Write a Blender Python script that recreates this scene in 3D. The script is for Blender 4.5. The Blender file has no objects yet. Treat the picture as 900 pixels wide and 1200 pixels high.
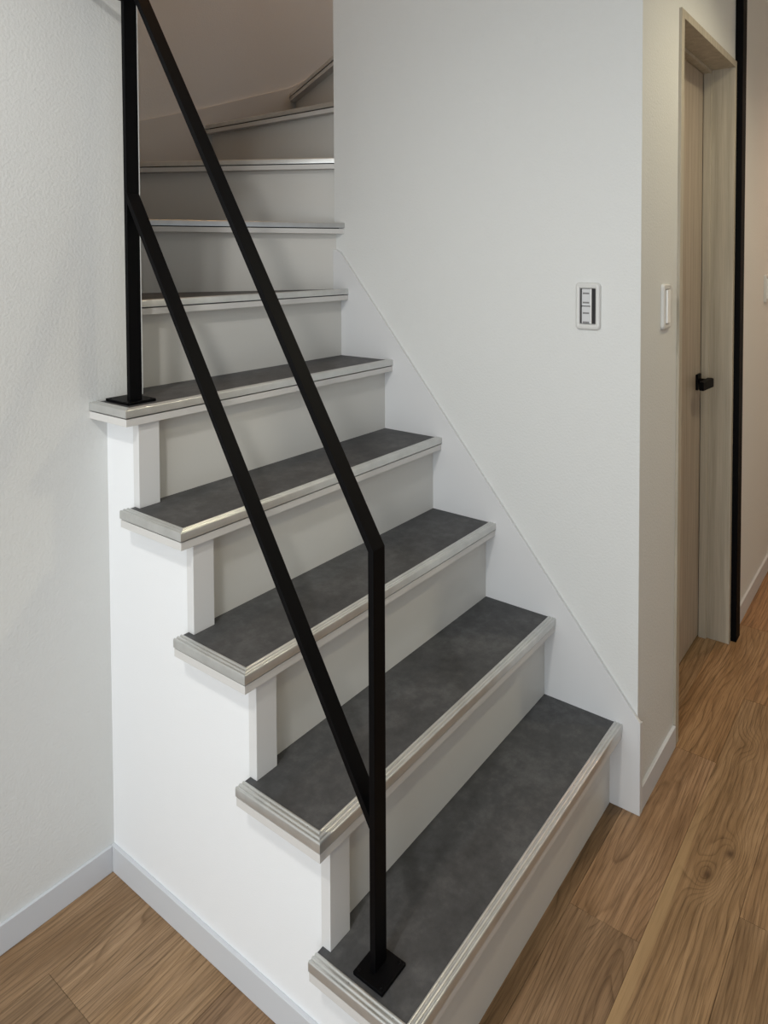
import bpy, bmesh, math, random
from mathutils import Vector, Matrix
random.seed(7)
S = bpy.context.scene
COL = S.collection

# ------------------------------------------------------------------ camera
PW, PH = 900.0, 1200.0
F_PX, PPX, PPY = 828.0, 468.0, 329.9
CAM = Vector((-0.797, -0.591, 1.2923)); YAW, PITCH, ROLL = 0.9245, 0.0322, -0.0037
fwd = Vector((math.sin(YAW)*math.cos(PITCH), math.cos(YAW)*math.cos(PITCH), -math.sin(PITCH)))
r0 = fwd.cross(Vector((0, 0, 1))).normalized(); u0 = r0.cross(fwd)
rt = math.cos(ROLL)*r0 + math.sin(ROLL)*u0; up = -math.sin(ROLL)*r0 + math.cos(ROLL)*u0
cd = bpy.data.cameras.new('camera'); cam = bpy.data.objects.new('camera', cd); COL.objects.link(cam)
m = Matrix((rt, up, -fwd)).transposed().to_4x4(); m.translation = CAM; cam.matrix_world = m
cd.sensor_fit = 'VERTICAL'; cd.sensor_height = 36.0; cd.lens = F_PX/PH*36.0
cd.shift_x = (PW/2-PPX)/PH; cd.shift_y = (PPY-PH/2)/PH
cd.clip_start = 0.02
S.camera = cam

# ------------------------------------------------------------------ world, exposure, lights
w = bpy.data.worlds.new('world'); S.world = w; w.use_nodes = True
w.node_tree.nodes['Background'].inputs[0].default_value = (0.75, 0.85, 1.0, 1)
w.node_tree.nodes['Background'].inputs[1].default_value = 0.6
S.view_settings.view_transform = 'Standard'; S.view_settings.look = 'None'
S.view_settings.gamma = 1.0; S.view_settings.use_curve_mapping = False
S.view_settings.exposure = 0.0

def area(name, loc, direction, sx, sy, power, col):
    l = bpy.data.lights.new(name, 'AREA'); l.shape = 'RECTANGLE'; l.size = sx; l.size_y = sy
    l.energy = power; l.color = col
    o = bpy.data.objects.new(name, l); COL.objects.link(o); o.location = loc
    o.rotation_euler = Vector(direction).to_track_quat('-Z', 'Y').to_euler(); return o

def spot(name, loc, power, col, r=0.05, cone=120, target=(0, 0, -1), blend=.6):
    l = bpy.data.lights.new(name, 'SPOT'); l.energy = power; l.color = col; l.shadow_soft_size = r
    l.spot_size = math.radians(cone); l.spot_blend = blend
    o = bpy.data.objects.new(name, l); COL.objects.link(o); o.location = loc
    o.rotation_euler = Vector(target).to_track_quat('-Z', 'Y').to_euler(); return o

area('window_daylight', (-2.66, -0.45, 1.25), (1, 0.0, -0.05), 1.8, 1.9, 41, (0.93, 0.98, 1.0))
spot('room_downlight', (-1.15, -0.12, 2.37), 55, (1.0, 0.97, 0.92), r=.06, cone=165, blend=.5)
spot('door_downlight', (1.22, -0.72, 2.38), 30, (1.0, 0.89, 0.63), cone=140)
spot('corridor_downlight', (3.1, -0.72, 2.38), 36, (1.0, 0.64, 0.42), cone=150)
spot('upstairs_light', (0.95, 1.1, 4.35), 33, (1.0, 0.53, 0.21), r=.15, cone=160)

# ------------------------------------------------------------------ materials
def mat(name, col, rough=.5, metal=0., bump=None, spec=None):
    m = bpy.data.materials.new(name); m.use_nodes = True; nt = m.node_tree; b = nt.nodes['Principled BSDF']
    b.inputs['Base Color'].default_value = (*col, 1); b.inputs['Roughness'].default_value = rough
    b.inputs['Metallic'].default_value = metal
    if spec is not None: b.inputs['Specular IOR Level'].default_value = spec
    if bump:
        sc, st, dist, det = bump
        g = nt.nodes.new('ShaderNodeNewGeometry'); n = nt.nodes.new('ShaderNodeTexNoise')
        n.inputs['Scale'].default_value = sc; n.inputs['Detail'].default_value = det
        bp = nt.nodes.new('ShaderNodeBump'); bp.inputs['Strength'].default_value = st; bp.inputs['Distance'].default_value = dist
        nt.links.new(g.outputs['Position'], n.inputs['Vector']); nt.links.new(n.outputs[0], bp.inputs['Height'])
        nt.links.new(bp.outputs[0], b.inputs['Normal'])
    return m

def sock(nt, node, i): return node.outputs[i]
def math_n(nt, op, a, b=None, c=None, clamp=False):
    n = nt.nodes.new('ShaderNodeMath'); n.operation = op; n.use_clamp = clamp
    for i, v in enumerate((a, b, c)):
        if v is None: continue
        if isinstance(v, (int, float)): n.inputs[i].default_value = v
        else: nt.links.new(v, n.inputs[i])
    return n.outputs[0]
def ramp(nt, fac, stops):
    n = nt.nodes.new('ShaderNodeValToRGB'); cr = n.color_ramp
    while len(cr.elements) < len(stops): cr.elements.new(.5)
    for e, (p, c) in zip(cr.elements, stops):
        e.position = p; e.color = (*c, 1) if len(c) == 3 else c
    nt.links.new(fac, n.inputs[0]); return n.outputs[0]
def mixc(nt, fac, a, b, mode='MIX'):
    n = nt.nodes.new('ShaderNodeMix'); n.data_type = 'RGBA'; n.blend_type = mode
    for i, v in ((0, fac), (6, a), (7, b)):
        if isinstance(v, (int, float)): n.inputs[i].default_value = v
        elif isinstance(v, tuple): n.inputs[i].default_value = (*v, 1)
        else: nt.links.new(v, n.inputs[i])
    return n.outputs[2]
def mapping(nt, vec, scale, loc=None):
    n = nt.nodes.new('ShaderNodeVectorMath'); n.operation = 'MULTIPLY'; nt.links.new(vec, n.inputs[0]); n.inputs[1].default_value = scale
    return n.outputs[0]
def vadd(nt, a, b):
    n = nt.nodes.new('ShaderNodeVectorMath'); n.operation = 'ADD'; nt.links.new(a, n.inputs[0])
    if isinstance(b, tuple): n.inputs[1].default_value = b
    else: nt.links.new(b, n.inputs[1])
    return n.outputs[0]
def noise(nt, vec, scale=1, detail=2, rough=.5, dist=0):
    n = nt.nodes.new('ShaderNodeTexNoise'); nt.links.new(vec, n.inputs['Vector'])
    n.inputs['Scale'].default_value = scale; n.inputs['Detail'].default_value = detail
    n.inputs['Roughness'].default_value = rough; n.inputs['Distortion'].default_value = dist
    return n.outputs[0]

M = {}
M['wall'] = mat('wallpaper_white', (.72, .73, .715), .85, bump=(175, .5, .0018, 2.5), spec=.2)
M['wall_plain'] = mat('wallpaper_side', (.87, .885, .90), .8, bump=(420, .2, .0010, 2), spec=.2)
M['wall_dim'] = mat('muted_wallpaper', (.45, .43, .40), .9)
M['skirt'] = mat('white_trim', (.69, .695, .70), .4, bump=(40, .05, .001, 1), spec=.35)
M['base'] = mat('pale_grey_baseboard', (.63, .65, .68), .4, spec=.35)
M['riser'] = mat('offwhite_riser_board', (.66, .65, .615), .45, bump=(260, .06, .0006, 2), spec=.3)
M['riser_trim'] = mat('white_riser_trim', (.72, .72, .715), .45, spec=.3)
M['nose_wood'] = mat('offwhite_nosing_wood', (.66, .65, .63), .4, spec=.35)
M['black'] = mat('black_powder_coated_steel', (.0018, .0018, .0023), .5, bump=(900, .12, .0004, 2), spec=.09)
M['blackpost'] = mat('black_painted_upright', (.002, .002, .0025), .6, spec=.08)
M['plastic'] = mat('white_switch_plastic', (.66, .66, .64), .3, spec=.4)
M['rocker'] = mat('pale_rocker_plastic', (.62, .63, .64), .3)
M['rocker_white'] = mat('bright_rocker_plastic', (.9, .9, .88), .25)
M['slot'] = mat('dark_gap', (.01, .008, .009), .6)
M['print'] = mat('grey_print', (.2, .2, .2), .6)
M['sub'] = mat('dark_subfloor', (.03, .017, .009), .9)
M['ceil'] = mat('ceiling_paper', (.75, .75, .73), .9, bump=(300, .2, .001, 2))
M['glass_dark'] = mat('window_frame_metal', (.5, .5, .5), .4, .5)

def metal_mat():
    m = mat('brushed_greige_nosing_metal', (.62, .61, .58), .30, .68); nt = m.node_tree; b = nt.nodes['Principled BSDF']
    g = nt.nodes.new('ShaderNodeNewGeometry')
    n = noise(nt, g.outputs['Position'], 30, 3)
    nt.links.new(ramp(nt, n, [(.3, (.57, .575, .56)), (.7, (.65, .655, .64))]), b.inputs['Base Color'])
    return m
M['metal'] = metal_mat()

def vinyl_mat():
    m = mat('charcoal_stone_look_vinyl', (.06, .06, .06), .55, spec=.35); nt = m.node_tree; b = nt.nodes['Principled BSDF']
    g = nt.nodes.new('ShaderNodeNewGeometry'); P = g.outputs['Position']
    a = noise(nt, P, 9, 6, .6, .3); c = noise(nt, P, 42, 5, .7); d = noise(nt, P, 600, 2)
    s = math_n(nt, 'ADD', math_n(nt, 'MULTIPLY', a, .55), math_n(nt, 'MULTIPLY', c, .45))
    col = ramp(nt, s, [(.34, (.043, .044, .046)), (.5, (.067, .068, .071)), (.66, (.110, .111, .114))])
    f = noise(nt, P, 160, 3, .6)
    fl = ramp(nt, f, [(.72, (0, 0, 0)), (.8, (1, 1, 1))])
    col = mixc(nt, math_n(nt, 'MULTIPLY', fl, .25), col, (.16, .16, .155))
    nt.links.new(col, b.inputs['Base Color'])
    bp = nt.nodes.new('ShaderNodeBump'); bp.inputs['Strength'].default_value = .25; bp.inputs['Distance'].default_value = .0006
    nt.links.new(math_n(nt, 'ADD', d, c), bp.inputs['Height']); nt.links.new(bp.outputs[0], b.inputs['Normal'])
    return m
M['vinyl'] = vinyl_mat()

KNOTS = [(0.737, -0.236, .020, 1.2), (0.822, -0.262, .022, 1.0), (1.22, -0.225, .02, .7)]
def oak_mat():
    m = mat('natural_oak_board', (.3, .2, .1), .38, spec=.3); nt = m.node_tree; b = nt.nodes['Principled BSDF']
    tc = nt.nodes.new('ShaderNodeTexCoord'); oi = nt.nodes.new('ShaderNodeObjectInfo')
    g = nt.nodes.new('ShaderNodeNewGeometry')
    rnd = nt.nodes.new('ShaderNodeCombineXYZ')
    nt.links.new(math_n(nt, 'MULTIPLY', oi.outputs['Random'], 57.0), rnd.inputs[0])
    nt.links.new(math_n(nt, 'MULTIPLY', oi.outputs['Random'], 31.0), rnd.inputs[1])
    nt.links.new(math_n(nt, 'MULTIPLY', oi.outputs['Random'], 91.0), rnd.inputs[2])
    P = vadd(nt, tc.outputs['Object'], rnd.outputs[0])
    loc = nt.nodes.new('ShaderNodeSeparateXYZ'); nt.links.new(tc.outputs['Object'], loc.inputs[0])
    yl = loc.outputs[1]
    n1 = noise(nt, mapping(nt, P, (1.5, 8.0, 1)), 1, 1.5, .45)
    n2 = noise(nt, mapping(nt, P, (9, 34, 1)), 1, 2, .5)
    amp_ = math_n(nt, 'MULTIPLY_ADD', math_n(nt, 'MULTIPLY', oi.outputs['Random'], oi.outputs['Random']), 20.0, 8.0)
    F = math_n(nt, 'MULTIPLY', n1, amp_)
    F = math_n(nt, 'ADD', F, math_n(nt, 'MULTIPLY', yl, 75.0))
    F = math_n(nt, 'ADD', F, math_n(nt, 'MULTIPLY', n2, .8))
    sep = nt.nodes.new('ShaderNodeSeparateXYZ'); nt.links.new(g.outputs['Position'], sep.inputs[0])
    kd = None
    for kx, ky, kr, amp in KNOTS:
        dx = math_n(nt, 'MULTIPLY', math_n(nt, 'SUBTRACT', sep.outputs[0], kx), .55)
        dy = math_n(nt, 'SUBTRACT', sep.outputs[1], ky)
        d2 = math_n(nt, 'ADD', math_n(nt, 'MULTIPLY', dx, dx), math_n(nt, 'MULTIPLY', dy, dy))
        e = math_n(nt, 'POWER', 2.718, math_n(nt, 'MULTIPLY', d2, -1/(2*kr*kr)))
        F = math_n(nt, 'ADD', F, math_n(nt, 'MULTIPLY', e, math_n(nt, 'MULTIPLY', math_n(nt, 'SUBTRACT', 1.0, oi.outputs['Alpha']), 5.0*amp)))
        if amp >= 1:
            c = math_n(nt, 'POWER', 2.718, math_n(nt, 'MULTIPLY', d2, -1/(2*.0055*.0055)))
            kd = c if kd is None else math_n(nt, 'MAXIMUM', kd, c)
    fr = math_n(nt, 'FRACT', F)
    line = ramp(nt, fr, [(0.0, (.08,)*3), (.55, (.06,)*3), (.80, (.6,)*3), (.89, (1,)*3), (.98, (.08,)*3)])
    pore = noise(nt, mapping(nt, P, (12, 420, 1)), 1, 3, .6)
    strk = noise(nt, mapping(nt, P, (3.0, 90, 1)), 1, 3, .6)
    blot = noise(nt, mapping(nt, P, (5, 18, 1)), 1, 3, .55)
    base = ramp(nt, blot, [(.3, (.270, .170, .090)), (.5, (.330, .215, .120)), (.7, (.395, .265, .155))])
    amt = math_n(nt, 'MULTIPLY', line, math_n(nt, 'MULTIPLY_ADD', n2, 1.3, .05), clamp=True)
    col = mixc(nt, math_n(nt, 'MULTIPLY', amt, .8), base, (.120, .068, .030))
    sd = ramp(nt, strk, [(.35, (.78, .76, .74)), (.65, (1.14, 1.14, 1.14))])
    col = mixc(nt, 1.0, col, sd, 'MULTIPLY')
    pd = ramp(nt, pore, [(.38, (.5, .48, .46)), (.48, (1, 1, 1))])
    col = mixc(nt, .6, col, pd, 'MULTIPLY')
    # sapwood band along the far edge of boards whose object alpha is below 1
    wob = noise(nt, mapping(nt, P, (3.2, .5, 1)), 1, 2)
    sf = math_n(nt, 'ADD', yl, math_n(nt, 'MULTIPLY', wob, .022))
    sap = ramp(nt, math_n(nt, 'MULTIPLY', sf, 5), [(.640, (0, 0, 0)), (.668, (1, 1, 1))])
    sap = math_n(nt, 'MULTIPLY', sap, math_n(nt, 'SUBTRACT', 1.0, oi.outputs['Alpha']))
    sap = math_n(nt, 'MULTIPLY', sap, ramp(nt, sep.outputs[0], [(.75, (.62,)*3), (1.0, (0,)*3)]))
    col = mixc(nt, sap, col, (.43, .30, .165))
    col = mixc(nt, math_n(nt, 'MULTIPLY', kd, math_n(nt, 'MULTIPLY', math_n(nt, 'SUBTRACT', 1.0, oi.outputs['Alpha']), .85)), col, (.055, .028, .014))
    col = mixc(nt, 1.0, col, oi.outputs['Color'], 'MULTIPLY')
    nt.links.new(col, b.inputs['Base Color'])
    nt.links.new(math_n(nt, 'MULTIPLY_ADD', strk, .2, .34), b.inputs['Roughness'])
    bp = nt.nodes.new('ShaderNodeBump'); bp.inputs['Strength'].default_value = .3; bp.inputs['Distance'].default_value = .0006
    nt.links.new(math_n(nt, 'SUBTRACT', pore, amt), bp.inputs['Height']); nt.links.new(bp.outputs[0], b.inputs['Normal'])
    return m
M['oak'] = oak_mat()

def doorwood_mat(name, c0, c1):
    m = mat(name, c0, .5, spec=.3); nt = m.node_tree; b = nt.nodes['Principled BSDF']
    g = nt.nodes.new('ShaderNodeNewGeometry'); P = g.outputs['Position']
    a = noise(nt, mapping(nt, P, (42, 42, 1.6)), 1, 4, .6, .2); c = noise(nt, mapping(nt, P, (260, 260, 6)), 1, 3, .6)
    s = math_n(nt, 'ADD', math_n(nt, 'MULTIPLY', a, .65), math_n(nt, 'MULTIPLY', c, .35))
    nt.links.new(ramp(nt, s, [(.35, c0), (.65, c1)]), b.inputs['Base Color'])
    return m
M['doorwood'] = doorwood_mat('greige_woodgrain', (.33, .27, .21), (.50, .425, .345))
M['framewood'] = doorwood_mat('greige_frame_woodgrain', (.38, .34, .27), (.53, .48, .39))

# ------------------------------------------------------------------ mesh helpers
def link(name, bm, material, parent=None, bevel=0., smooth=False):
    bmesh.ops.recalc_face_normals(bm, faces=bm.faces)
    if bevel:
        bmesh.ops.bevel(bm, geom=[e for e in bm.edges if e.is_manifold and e.calc_face_angle(0) > .3], offset=bevel, segments=2, affect='EDGES', profile=.6)
    me = bpy.data.meshes.new(name); bm.to_mesh(me); bm.free()
    me.materials.append(material)
    if smooth:
        for p in me.polygons: p.use_smooth = True
        if smooth == 'auto': me.set_sharp_from_angle(angle=math.radians(48))
    o = bpy.data.objects.new(name, me); COL.objects.link(o)
    if parent: o.parent = parent
    return o
def box(x0, y0, z0, x1, y1, z1, bm=None):
    bm = bm or bmesh.new()
    v = [bm.verts.new((x, y, z)) for z in (z0, z1) for y in (y0, y1) for x in (x0, x1)]
    for f in ((0, 2, 3, 1), (4, 5, 7, 6), (0, 1, 5, 4), (2, 6, 7, 3), (0, 4, 6, 2), (1, 3, 7, 5)):
        bm.faces.new([v[i] for i in f])
    return bm
def prism(poly, z0, z1, bm=None):
    bm = bm or bmesh.new(); n = len(poly)
    a = [bm.verts.new((x, y, z0)) for x, y in poly]; b = [bm.verts.new((x, y, z1)) for x, y in poly]
    bm.faces.new(a[::-1]); bm.faces.new(b)
    for i in range(n): bm.faces.new((a[i], a[(i+1) % n], b[(i+1) % n], b[i]))
    return bm
def prism_axis(poly, axis, a0, a1, bm=None):
    """poly given in the two remaining axes in order; extruded along axis 0/1"""
    bm = bm or bmesh.new(); n = len(poly)
    def mk(p, t): return (t, p[0], p[1]) if axis == 0 else (p[0], t, p[1])
    a = [bm.verts.new(mk(p, a0)) for p in poly]; b = [bm.verts.new(mk(p, a1)) for p in poly]
    bm.faces.new(a[::-1]); bm.faces.new(b)
    for i in range(n): bm.faces.new((a[i], a[(i+1) % n], b[(i+1) % n], b[i]))
    return bm
def clip(poly, px, py, nx, ny):
    out = []
    for i in range(len(poly)):
        a, b = poly[i], poly[(i+1) % len(poly)]
        da = (a[0]-px)*nx+(a[1]-py)*ny; db = (b[0]-px)*nx+(b[1]-py)*ny
        if da >= 0: out.append(a)
        if (da >= 0) != (db >= 0):
            t = da/(da-db); out.append((a[0]+t*(b[0]-a[0]), a[1]+t*(b[1]-a[1])))
    return out
def empty(name, loc=(0, 0, 0)):
    o = bpy.data.objects.new(name, None); COL.objects.link(o); o.location = loc; o.empty_display_size = .1; return o
def thing(o, label, cat, group=None):
    o['label'] = label; o['category'] = cat
    if group: o['group'] = group
    return o
def struct(o, label=None, cat=None):
    o['kind'] = 'structure'
    if label: o['label'] = label
    if cat: o['category'] = cat
    return o

# ------------------------------------------------------------------ dimensions
H, G = 0.2, 0.1683
OV, OS = 0.0301, 0.0365        # nosing overhang in front and at the open side
WS = 0.8075                     # face of the sloping skirting board
WR = 0.817                      # wallpaper face of the stair wall
YF = -0.062                     # face of the door wall
YL = 0.777                      # face of the left wall
XE = 0.088                      # free end of the left wall
YB = 1.63                       # back wall of the stairwell
CZ = 2.4
X0, X1, Y0 = -2.62, 4.3, -2.42

# ------------------------------------------------------------------ room shell
def wall(name, bm, label, m='wall'):
    return struct(link(name, bm, M[m]), label, 'wall')
wall('wall_left', box(X0, YL, 0, XE, YL+.12, 4.6), 'white textured wall left of the staircase behind the tall black post')
# under-stair side wall follows the steps
pts = [(0.012, 0.0), (0.012, H-.031)]
for k in range(1, 5):
    pts += [(k*G-.003, k*H-.031), (k*G-.003, (k+1)*H-.031)]
pts += [(YL, 5*H-.031), (YL, 0.0)]
wall('wall_stair_side', prism_axis(pts, 0, .003, .043), 'bright white wall closing the open side under the lower steps', 'wall_plain')
wall('wall_right', box(WR, YF+.0, 0, .936, .875, 4.6), 'large white wall right of the staircase that carries a light switch')
bm = box(.936, YF, 0, 1.104, YF+.16, CZ)
box(1.104, YF, 1.93, 1.735, YF+.16, CZ, bm); box(1.735, YF, 0, X1, YF+.16, CZ, bm)
box(1.104, YF+.15, 0, 1.735, YF+.16, 1.93, bm)
wall('wall_front', bm, 'narrow beige lit wall around the grey wooden door')
wall('wall_stairwell_back', box(-.05, YB, 0, 1.9, YB+.1, 4.6), 'dim brownish wall at the turn of the stairs')
wall('wall_stairwell_left', box(XE-.1, YL+.12, 0, XE, YB, 4.6), 'inner wall at the left of the winding steps')
wall('wall_stairwell_right', box(1.75, .1, 0, 1.85, YB, 4.6), 'far side wall of the winding stairs')
bm = box(X0-.1, Y0, 0, X0, -1.35, CZ); box(X0-.1, .45, 0, X0, YL+.12, CZ, bm)
box(X0-.1, -1.35, 0, X0, .45, .25, bm); box(X0-.1, -1.35, 2.2, X0, .45, CZ, bm)
wall('wall_window', bm, 'wall with the daylight window behind the viewer')
bm = box(X0-.1, Y0-.1, 0, -1.7, Y0, CZ); box(-.1, Y0-.1, 0, X1, Y0, CZ, bm)
box(-1.7, Y0-.1, 0, -.1, Y0, .2, bm); box(-1.7, Y0-.1, 2.25, -.1, Y0, CZ, bm)
wall('wall_rear', bm, 'rear wall of the room behind the viewer', 'wall_dim')
wall('wall_corridor', box(.9, -1.3, 0, X1, -1.2, CZ), 'corridor wall opposite the grey door')
wall('wall_corridor_end', box(X1, Y0, 0, X1+.1, YF+.16, CZ), 'end wall of the corridor')
def window(name, x0, y0, x1, y1, z0, z1, ax):
    bm = bmesh.new(); t = .04
    if ax == 0:
        box(x0, y0, z0, x1, y0+t, z1, bm); box(x0, y1-t, z0, x1, y1, z1, bm); box(x0, (y0+y1)/2-t/2, z0+t, x1, (y0+y1)/2+t/2, z1-t, bm)
        box(x0, y0+t, z0, x1, y1-t, z0+t, bm); box(x0, y0+t, z1-t, x1, y1-t, z1, bm)
    else:
        box(x0, y0, z0, x0+t, y1, z1, bm); box(x1-t, y0, z0, x1, y1, z1, bm); box((x0+x1)/2-t/2, y0, z0+t, (x0+x1)/2+t/2, y1, z1-t, bm)
        box(x0+t, y0, z0, x1-t, y1, z0+t, bm); box(x0+t, y0, z1-t, x1-t, y1, z1, bm)
    return struct(link(name, bm, M['glass_dark']), 'grey window frame behind the viewer', 'window')
window('window_1', X0-.1, -1.35, X0-.06, .45, .25, 2.2, 0)
window('window_2', -1.7, Y0-.1, -.1, Y0-.06, .2, 2.25, 1)
# ceilings: the room's leaves the stairwell open
bm = box(X0-.1, Y0-.1, CZ, X1+.1, 0.0, CZ+.12); box(X0-.1, 0.0, CZ, 0.003, YL, CZ+.12, bm)
box(.936, 0.0, CZ, X1+.1, .1, CZ+.12, bm)
struct(link('ceiling', bm, M['ceil']), 'white room ceiling', 'ceiling')
struct(link('ceiling_stairwell', box(-.1, -.1, 4.6, 1.9, 1.75, 4.7), M['ceil']), 'high ceiling over the stairwell', 'ceiling')
bm = box(-.1, -.1, CZ+.12, .003, YL, 4.6); box(.003, -.1, CZ+.12, .936, 0, 4.6, bm)
wall('wall_stairwell_upper', bm, 'upper storey walls around the stairwell opening')

# baseboards
def baseboard(name, bm, label): return struct(link(name, bm, M['base'], bevel=.0015), label, 'baseboard')
bh = .056
baseboard('baseboard_left', box(X0, YL-.007, 0, -.0051, YL, bh), 'low white baseboard at the foot of the left wall')
baseboard('baseboard_stair_side', box(-.005, 0.006, 0, .003, YL, bh), 'low white baseboard along the bright wall under the stairs')
baseboard('baseboard_front', box(.8265, YF-.0085, 0, 1.099, YF, bh), 'short white baseboard between the wall corner and the door frame')
baseboard('baseboard_corridor', box(1.815, YF-.0085, 0, X1, YF, bh+.006), 'pinkish lit baseboard of the corridor wall beyond the black upright')
# stairwell back skirting, sloping with the winders
sk = [(.088, 1.2), (1.60, 1.2), (1.60, 2.16), (1.361, 2.026), (.914, 1.866), (.60, 1.763), (.088, 1.59)]
struct(link('trim_1', prism_axis(sk, 1, YB-.01, YB), M['riser'], bevel=.001), 'sloping skirting board on the back wall of the winding steps', 'skirting')

# ------------------------------------------------------------------ floor
fl = struct(link('floor', box(X0-.1, Y0-.1, -.03, X1+.1, YL+.12, -.012), M['sub']), 'oak plank floor in warm brown', 'floor')
RW = .1395
ROWS = {0: [-.35, .505, 1.10, 1.88, 2.75, 3.5], -1: [-.45, 1.43, 2.3, 3.2], -2: [-.1, .675, 1.55, 2.4, 3.3],
        1: [-.6, .15, 1.2, 2.2], 2: [-.9], 3: [-.55], 4: [-.75], 5: [-.193], 6: [-.5]}
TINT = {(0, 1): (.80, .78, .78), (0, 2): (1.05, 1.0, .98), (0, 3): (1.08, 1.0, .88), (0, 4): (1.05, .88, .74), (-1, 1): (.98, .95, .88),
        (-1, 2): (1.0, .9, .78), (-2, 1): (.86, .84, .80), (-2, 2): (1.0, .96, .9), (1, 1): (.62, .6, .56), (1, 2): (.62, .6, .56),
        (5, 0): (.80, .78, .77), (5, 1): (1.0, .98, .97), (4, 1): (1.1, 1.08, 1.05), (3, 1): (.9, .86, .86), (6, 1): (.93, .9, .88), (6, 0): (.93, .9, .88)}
rest = bmesh.new()
for i in range(-16, 7):
    ya, yb = -.1705+i*RW, -.1705+(i+1)*RW
    yb = min(yb, YL-.001)
    if i in ROWS: ends = [X0] + ROWS[i]
    else:
        ends = [X0]; x = X0+random.uniform(.3, .9)
        while x < X1-.3: ends.append(x); x += random.uniform(.6, 1.0)
    xmax = X1 if i <= 1 else .02
    ends = [e for e in ends if e < xmax-.05]+[xmax]
    e2 = [ends[0]]
    for a, b in zip(ends, ends[1:]):           # boards no longer than 1 m except the long one
        n = 1 if (b-a) < 2.0 else 2
        for q in range(1, n+1): e2.append(a+(b-a)*q/n)
    # keep the tint index tied to the measured ends
    for a, b in zip(e2, e2[1:]):
        if i < -6:
            box(a+.0005, ya+.0005, -.012, b-.0005, yb-.0005, 0, rest); continue
        bm = box(.0003, .0003, -.012, b-a-.0003, yb-ya-.0003, 0)
        o = link('plank', bm, M['oak'], fl, bevel=.0004); o.location = (a, ya, 0)
        key = None
        if i in ROWS:
            key = (i, sum(1 for q in ROWS[i] if q <= a+.01))
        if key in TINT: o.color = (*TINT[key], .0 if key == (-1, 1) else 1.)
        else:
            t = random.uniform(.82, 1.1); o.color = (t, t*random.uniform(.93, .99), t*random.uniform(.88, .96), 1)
o = link('plank', rest, M['oak'], fl); o['kind'] = 'stuff'

# ------------------------------------------------------------------ staircase
st = thing(empty('staircase', (0.4, 0, 0)), 'white staircase with charcoal treads and ridged metal nosings turning right at the top', 'staircase')
def child(name, bm, m, parent=None, **k):
    p = parent or st
    o = link(name, bm, M[m], None, **k)
    o.parent = p
    off = Vector((0, 0, 0)); q = p
    while q: off += q.location; q = q.parent
    o.location = -off
    return o
NW, NT = .020, .0135            # width and face height of the metal nosing
PROF = [(0, -.002), (0, .0012), (.0010, .0022), (.0028, .0026), (.0044, .0020), (.0054, .0004), (.0066, .0004),
        (.0076, .0020), (.0092, .0027), (.0110, .0027), (.0124, .0020), (.0134, .0004), (.0144, .0004),
        (.0154, .0018), (.0168, .0024), (.0184, .0022), (.0195, .0012), (.0200, -.0004), (.0200, -NT), (.0170, -NT), (.0170, -.002)]
def nosing(p0, p1, out, m0=0., m1=0., z=0.):
    """ridged strip; p0,p1 = inner-edge... outer edge line; m0/m1 = mitre slopes at the ends"""
    bm = bmesh.new(); p0, p1, out = Vector(p0), Vector(p1), Vector(out).normalized(); d = (p1-p0).normalized()
    rings = []
    for p, mm, s in ((p0, m0, 1), (p1, m1, -1)):
        ring = []
        for u, h in PROF:
            q = p - out*(NW-u) + d*(mm*(NW-u)*s)
            ring.append(bm.verts.new((q.x, q.y, z+h)))
        rings.append(ring)
    n = len(PROF)
    for i in range(n): bm.faces.new((rings[0][i], rings[0][(i+1) % n], rings[1][(i+1) % n], rings[1][i]))
    bm.faces.new(rings[0][::-1]); bm.faces.new(rings[1])
    return bm
def screws(pts, z, parent):
    for x, y in pts:
        bm = bmesh.new()
        bmesh.ops.create_cone(bm, cap_ends=True, segments=8, radius1=.0020, radius2=.0016, depth=.0012, matrix=Matrix.Translation((x, y, z+.0008)))
        child('screw', bm, 'glass_dark', parent)
for k in range(1, 6):
    z = k*H; yf = (k-1)*G-OV; yb = k*G if k < 5 else None
    if k < 5:
        core = [(-OS+.002, yf+.002), (WS, yf+.002), (WS, k*G+.012), (-OS+.002, k*G-.003)]
        core = [(-OS+.002, yf+.002), (WS, yf+.002), (WS, k*G+.012), (.0435, k*G+.012), (.0435, k*G-.003), (-OS+.002, k*G-.003)]
        vin = [(-OS+NW, yf+NW), (WS, yf+NW), (WS, k*G+.001), (.0435, k*G+.001), (.0435, k*G-.003), (-OS+NW, k*G-.003)]
        ys = k*G-.003
    else:
        core = [(-OS+.002, yf+.002), (WS, yf+.002), (WS, 5*G+.012), (XE, 5*G+.012), (XE, YL), (-OS+.002, YL)]
        vin = [(-OS+NW, yf+NW), (WS, yf+NW), (WS, 5*G+.001), (XE, 5*G+.001), (XE, YL), (-OS+NW, YL)]
        ys = YL
    t = child('tread', prism(core, z-.031, z-.0165), 'nose_wood', bevel=.0006)
    child('tread_covering', prism(vin, z-.0165, z), 'vinyl', t)
    child('nosing_strip', nosing((-OS, yf), (WS, yf), (0, -1), 1., 0., z), 'metal', t, smooth='auto')
    child('side_nosing_strip', nosing((-OS, ys), (-OS, yf), (-1, 0), 0., 1., z), 'metal', t, smooth='auto')
    screws([(x, yf+.0147) for x in (.06, .31, .56, .77)] + [(-OS+.0147, y) for y in (yf+.04, yf+.125)], z, t)
    # riser below this tread
    y = (k-1)*G
    child('riser', box(.0 if k == 1 else .044, y, (k-1)*H, WS, y+.012, z-.031), 'riser')
    child('riser_edge_trim', box(-.0035, y-.020, (k-1)*H, .0435, y-.0005 if k > 1 else y+.012, z-.031), 'riser_trim', bevel=.001) if k > 1 else None
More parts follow.
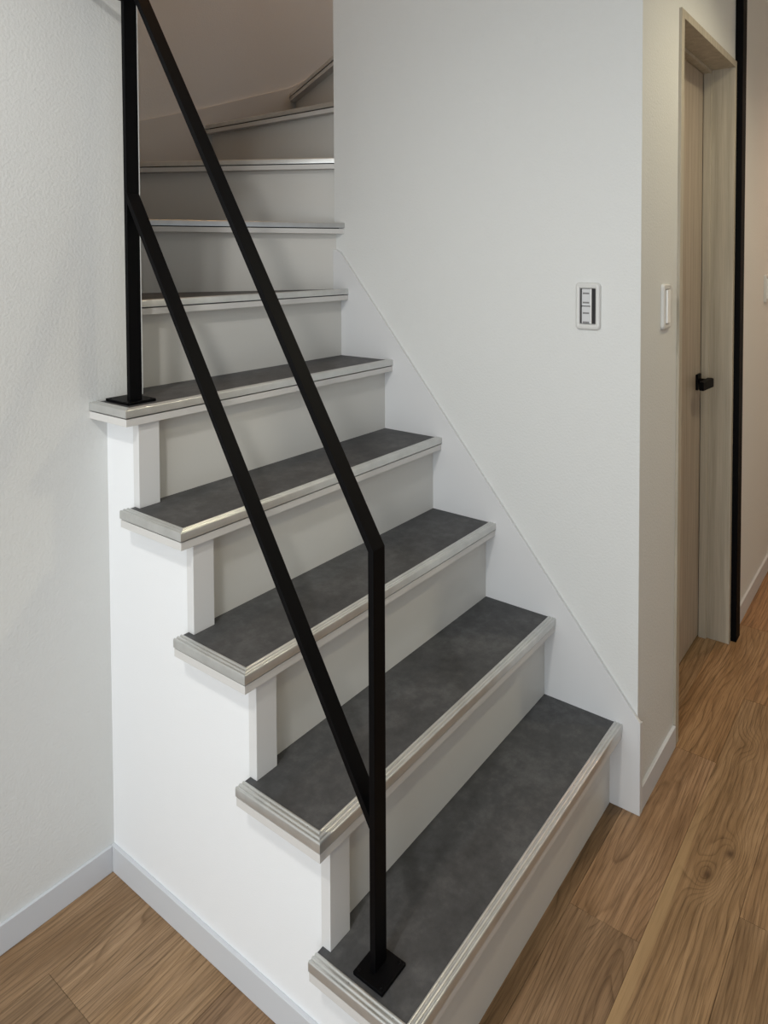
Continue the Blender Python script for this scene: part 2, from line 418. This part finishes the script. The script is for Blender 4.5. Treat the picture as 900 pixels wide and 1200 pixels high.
# winders
NL = {6: ((.5, .811), 0), 7: ((.812, .836), 30), 8: ((.818, .873), 60), 9: ((.915, 1.0), 90), 10: ((1.048, 1.084), 120), 11: ((1.075, .99), 150)}
def half(k, off):
    (px, py), a = NL[k]; a = math.radians(a); n = (math.sin(a), math.cos(a)); return (px+n[0]*off, py+n[1]*off, n[0], n[1])
REG = [(XE, .811), (WR, .811), (1.72, .811), (1.72, YB-.0105), (XE, YB-.0105)]
for k in range(6, 11):
    z = k*H
    reg = REG if k > 7 else [(XE, .811), (WS if k == 6 else WR, .811), (WS if k == 6 else WR, YB-.0105), (XE, YB-.0105)]
    if k == 8: reg = [(XE, .811), (.936, .811), (.936, YB-.0105), (XE, YB-.0105)]
    if k >= 9: reg = [(.5, .876), (1.72, .876), (1.72, YB-.0105), (.5, YB-.0105)]
    def seg(off0, off1, kk=k, reg=reg):
        P = clip(reg, *half(kk, off0)); h = half(kk, off1); return clip(P, h[0], h[1], -h[2], -h[3])
    core = clip(reg, *half(k, .002)); h = half(k+1, OV+.012); core = clip(core, h[0], h[1], -h[2], -h[3])
    vin = clip(reg, *half(k, NW)); h = half(k+1, OV); vin = clip(vin, h[0], h[1], -h[2], -h[3])
    t = child('tread', prism(core, z-.031, z-.0165), 'nose_wood', bevel=.0006)
    child('tread_covering', prism(vin, z-.0165, z), 'vinyl', t)
    # nosing line end points inside the region
    sgm = seg(0, .0005); (px, py), a = NL[k]; a = math.radians(a); d = (math.cos(a), -math.sin(a))
    ts = [((x-px)*d[0]+(y-py)*d[1]) for x, y in sgm]; t0, t1 = min(ts), max(ts)
    child('nosing_strip', nosing((px+d[0]*t0, py+d[1]*t0), (px+d[0]*t1, py+d[1]*t1), (-math.sin(a), -math.cos(a)), 0, 0, z), 'metal', t, smooth='auto')
    rp = seg(OV, OV+.012)
    child('riser', prism(rp, z-H, z-.031), 'riser')
# sloping skirting board on the stair wall
def zs(y): return .217+1.195*(y+.072)
skp = [(-.071, 0), (-.071, zs(-.071)), (.845, zs(.845)), (.862, zs(.862)-.012), (.874, zs(.862)-.012), (.874, .9), (.10, 0)]
child('stringer_board', prism_axis(skp, 0, WS, WR), 'skirt', bevel=.0015)
child('stringer_return', box(WR, -.071, 0, .8262, YF, zs(-.071)-.003), 'skirt', bevel=.001)

# ------------------------------------------------------------------ railing
rl = thing(empty('stair_railing', (.022, .07, .2)), 'matt black steel railing of flat bars standing on the open side of the steps', 'railing')
RX, RWD, RT = .0226, .0139, .0054     # centre x, half width in x, half thickness
def bar(path, cut=None):
    """flat bar following a path in the y-z plane with mitred bends"""
    bm = bmesh.new(); n = len(path); rings = []
    for i, p in enumerate(path):
        p = Vector(p)
        d0 = (p-Vector(path[i-1])).normalized() if i else None
        d1 = (Vector(path[i+1])-p).normalized() if i < n-1 else None
        if d0 is None: d0 = d1
        if d1 is None: d1 = d0
        n0 = Vector((-d0.y, d0.x)); n1 = Vector((-d1.y, d1.x)); mm = (n0+n1).normalized(); s = RT/max(.3, mm.dot(n0))
        ring = [bm.verts.new((RX+sx*RWD, p.x+sy*mm.x*s, p.y+sy*mm.y*s)) for sx, sy in ((-1, -1), (1, -1), (1, 1), (-1, 1))]
        rings.append(ring)
    if cut:      # plumb-cut both ends against the upright posts
        d = (Vector(path[-1])-Vector(path[0])).normalized()
        for ring, yc in zip((rings[0], rings[-1]), cut):
            for v in ring:
                t = (yc-v.co.y)/d.x; v.co.y += d.x*t; v.co.z += d.y*t
    for a, b in zip(rings, rings[1:]):
        for i in range(4): bm.faces.new((a[i], a[(i+1) % 4], b[(i+1) % 4], b[i]))
    bm.faces.new(rings[0][::-1]); bm.faces.new(rings[-1])
    return bm
P1Y, P2Y = .0727, .7055
BZ = .8545; TZ = 1.868
def rchild(n, bm, m='black', parent=None, **k): return child(n, bm, m, parent or rl, **k)
rchild('handrail', bar([(P1Y, .206), (P1Y, BZ), (P2Y-.005, TZ)]), bevel=.0008)['label'] = 'upper bar bending down into the front post'
rchild('lower_rail', bar([(P1Y+.0078, .4395), (P2Y-.0072, 1.413)], (P1Y+.0053, P2Y-.0053)), bevel=.0008)
rchild('post', box(RX-RWD, P2Y-.0054, 1.006, RX+RWD, P2Y+.0054, TZ+.01), bevel=.0008)
rchild('wall_return_bar', box(-.036, P2Y-.0054, 1.808, RX-RWD, P2Y+.0054, 1.838), bevel=.0008)
rchild('wall_bracket', box(-.036, P2Y+.0054, 1.828, -.022, YL, 1.838), bevel=.0008)
for cx, cy, hw, hd_, z, in ((.021, .069, .0295, .0285, .2), (.0285, .729, .0315, .042, 1.0)):
    b = rchild('base_plate', box(cx-hw, cy-hd_, z+.0001, cx+hw, cy+hd_, z+.006), bevel=.0012)
    for sx, sy in ((-1, -1), (1, -1), (1, 1), (-1, 1)):
        bm = bmesh.new()
        bmesh.ops.create_uvsphere(bm, u_segments=8, v_segments=5, radius=.0030, matrix=Matrix.Translation((cx+sx*(hw-.007), cy+sy*(hd_-.007), z+.006)) @ Matrix.Scale(.4, 4, (0, 0, 1)))
        rchild('screw_head', bm, 'black', b, smooth=True)

# ------------------------------------------------------------------ door with deep frame
dr = struct(empty('door_1', (1.42, .02, 0)), 'narrow grey wooden door set deep in its frame', 'door')
YFR = YF-.007; XL, XR, ZT = 1.128, 1.716, 1.912; YD = .024
f = child('door_frame', box(XL-.027, YFR, 0, XL, YD+.06, ZT+.022), 'framewood', dr, bevel=.001)
child('door_frame', box(XR, YFR, 0, XR+.022, YD+.06, ZT+.022), 'framewood', dr, bevel=.001)
child('door_frame', box(XL, YFR, ZT, XR, YD+.06, ZT+.022), 'framewood', dr, bevel=.001)
child('door_stop', box(XR-.010, YD-.022, 0, XR, YD+.002, ZT), 'framewood', dr, bevel=.0008)
child('door_stop', box(XL, YD-.022, ZT-.010, XR-.010, YD+.002, ZT), 'framewood', dr, bevel=.0008)
child('door_stop', box(XL, YD-.022, 0, XL+.010, YD+.002, ZT-.010), 'framewood', dr, bevel=.0008)
pn = child('door_panel', box(XL+.003, YD+.004, .006, XR-.004, YD+.038, ZT-.003), 'doorwood', dr, bevel=.001)
child('gap_shade_strip', box(XR-.004, YD+.012, 0, XR, YD+.05, ZT), 'slot', dr)  # near-black strip standing in for the shade in the gap beside the door panel
# lever handle
hx, hz = 1.668, .880
bm = box(hx-.022, YD-.004, hz-.026, hx+.022, YD+.0038, hz+.026)
hd = child('door_handle', bm, 'black', pn, bevel=.002)
bm = bmesh.new()
bmesh.ops.create_cone(bm, cap_ends=True, segments=20, radius1=.010, radius2=.010, depth=.03, matrix=Matrix.Translation((hx, YD-.018, hz+.002)) @ Matrix.Rotation(math.pi/2, 4, 'X'))
lv = prism([(hx-.095, YD-.040), (hx+.004, YD-.047), (hx+.012, YD-.040), (hx+.012, YD-.026), (hx-.095, YD-.026)], hz-.013, hz+.015, bm)
child('handle_lever', bm, 'black', pn, bevel=.0015)

# ------------------------------------------------------------------ black upright beside the door
o = link('upright_post', box(1.7425, YF-.024, 0, 1.799, YF-.0002, CZ), M['blackpost'], bevel=.002)
thing(o, 'tall black upright running floor to ceiling against the wall right of the grey door', 'post')

# ------------------------------------------------------------------ light switches
def rrect(w, h, r, n=5):
    p = []
    for cx, cy, a0 in ((w/2-r, h/2-r, 0), (-w/2+r, h/2-r, 90), (-w/2+r, -h/2+r, 180), (w/2-r, -h/2+r, 270)):
        for i in range(n+1):
            a = math.radians(a0+90*i/n); p.append((cx+r*math.cos(a), cy+r*math.sin(a)))
    return p
def frame_plate(w, h, ow, oh, ox, th):
    """rounded plate with a rectangular opening, local: x across, y up, z out of the wall; bulged rim"""
    bm = bmesh.new(); n = 24
    def ring(pts, z): return [bm.verts.new((x, y, z)) for x, y in pts]
    def rr(w_, h_, r_): return rrect(w_, h_, r_, 5)
    R = [ring(rr(w, h, .010), 0), ring(rr(w, h, .010), th*.55), ring(rr(w-.005, h-.005, .008), th*.92), ring(rr(w-.012, h-.012, .006), th),
         ring([(x+ox, y) for x, y in rr(ow+.003, oh+.003, .0012)], th*.9), ring([(x+ox, y) for x, y in rr(ow, oh, .0008)], th*.45)]
    for a, b in zip(R, R[1:]):
        for i in range(n): bm.faces.new((a[i], a[(i+1) % n], b[(i+1) % n], b[i]))
    bm.faces.new(R[-1]); bm.faces.new(R[0][::-1])
    return bm
def light_switch(loc, face, label, w, h, ow, oh, wide, th=.009):
    t = thing(empty('light_switch', loc), label, 'light switch', 'light switches')
    # local x along the wall (to the viewer's right), local y up, local z out of the wall
    if face == '-x': R = Matrix(((0, 0, -1), (-1, 0, 0), (0, 1, 0)))
    else: R = Matrix(((1, 0, 0), (0, 0, -1), (0, 1, 0)))
    t.matrix_world = Matrix.Translation(loc) @ R.to_4x4()
    fp = link('switch_plate', frame_plate(w, h, ow, oh, 0, th), M['plastic'], t)
    for p in fp.data.polygons: p.use_smooth = False
    gap = link('opening_gap', box(-ow/2+.0002, -oh/2+.0002, th*.46, ow/2-.0002, oh/2-.0002, th*.52), M['slot'], t)
    if wide:
        n = 2
        rk = link('rocker', box(-.0135, .0010, th*.53, .0075, oh/2-.001, th*1.02), M['rocker'], t, bevel=.0006)
        rk2 = link('rocker', box(-.0135, -oh/2+.001, th*.53, .0075, -.0010, th*1.02), M['rocker'], t, bevel=.0006)
        link('inner_rail', box(.0078, -oh/2+.0005, th*.53, .0100, oh/2-.0005, th*.98), M['rocker_white'], t)
        for yy, pr in ((.0305, rk), (.0085, rk), (-.0165, rk2), (-.0385, rk2)):
            link('printed_label', box(-.011, yy-.0019, th*1.02, .005, yy+.0019, th*1.03), M['print'], pr)
    else:
        link('rocker', box(-ow/2+.002, -oh/2+.001, th*.53, ow/2-.002, oh/2-.001, th*1.35), M['rocker_white'], t, bevel=.001)
    return t
light_switch((WR-.0002, .0615, 1.178), '-x', 'white light switch with narrow pale rockers between dark gaps on the large stair wall', .061, .112, .038, .084, True)
light_switch((.999, YF-.0002, 1.172), '-y', 'white light switch seen edge on beside the grey door frame', .066, .112, .030, .084, False, .008)
light_switch((2.325, YF-.0002, 1.168), '-y', 'pinkish lit light switch on the corridor wall at the right picture edge', .07, .112, .030, .084, False, .008)
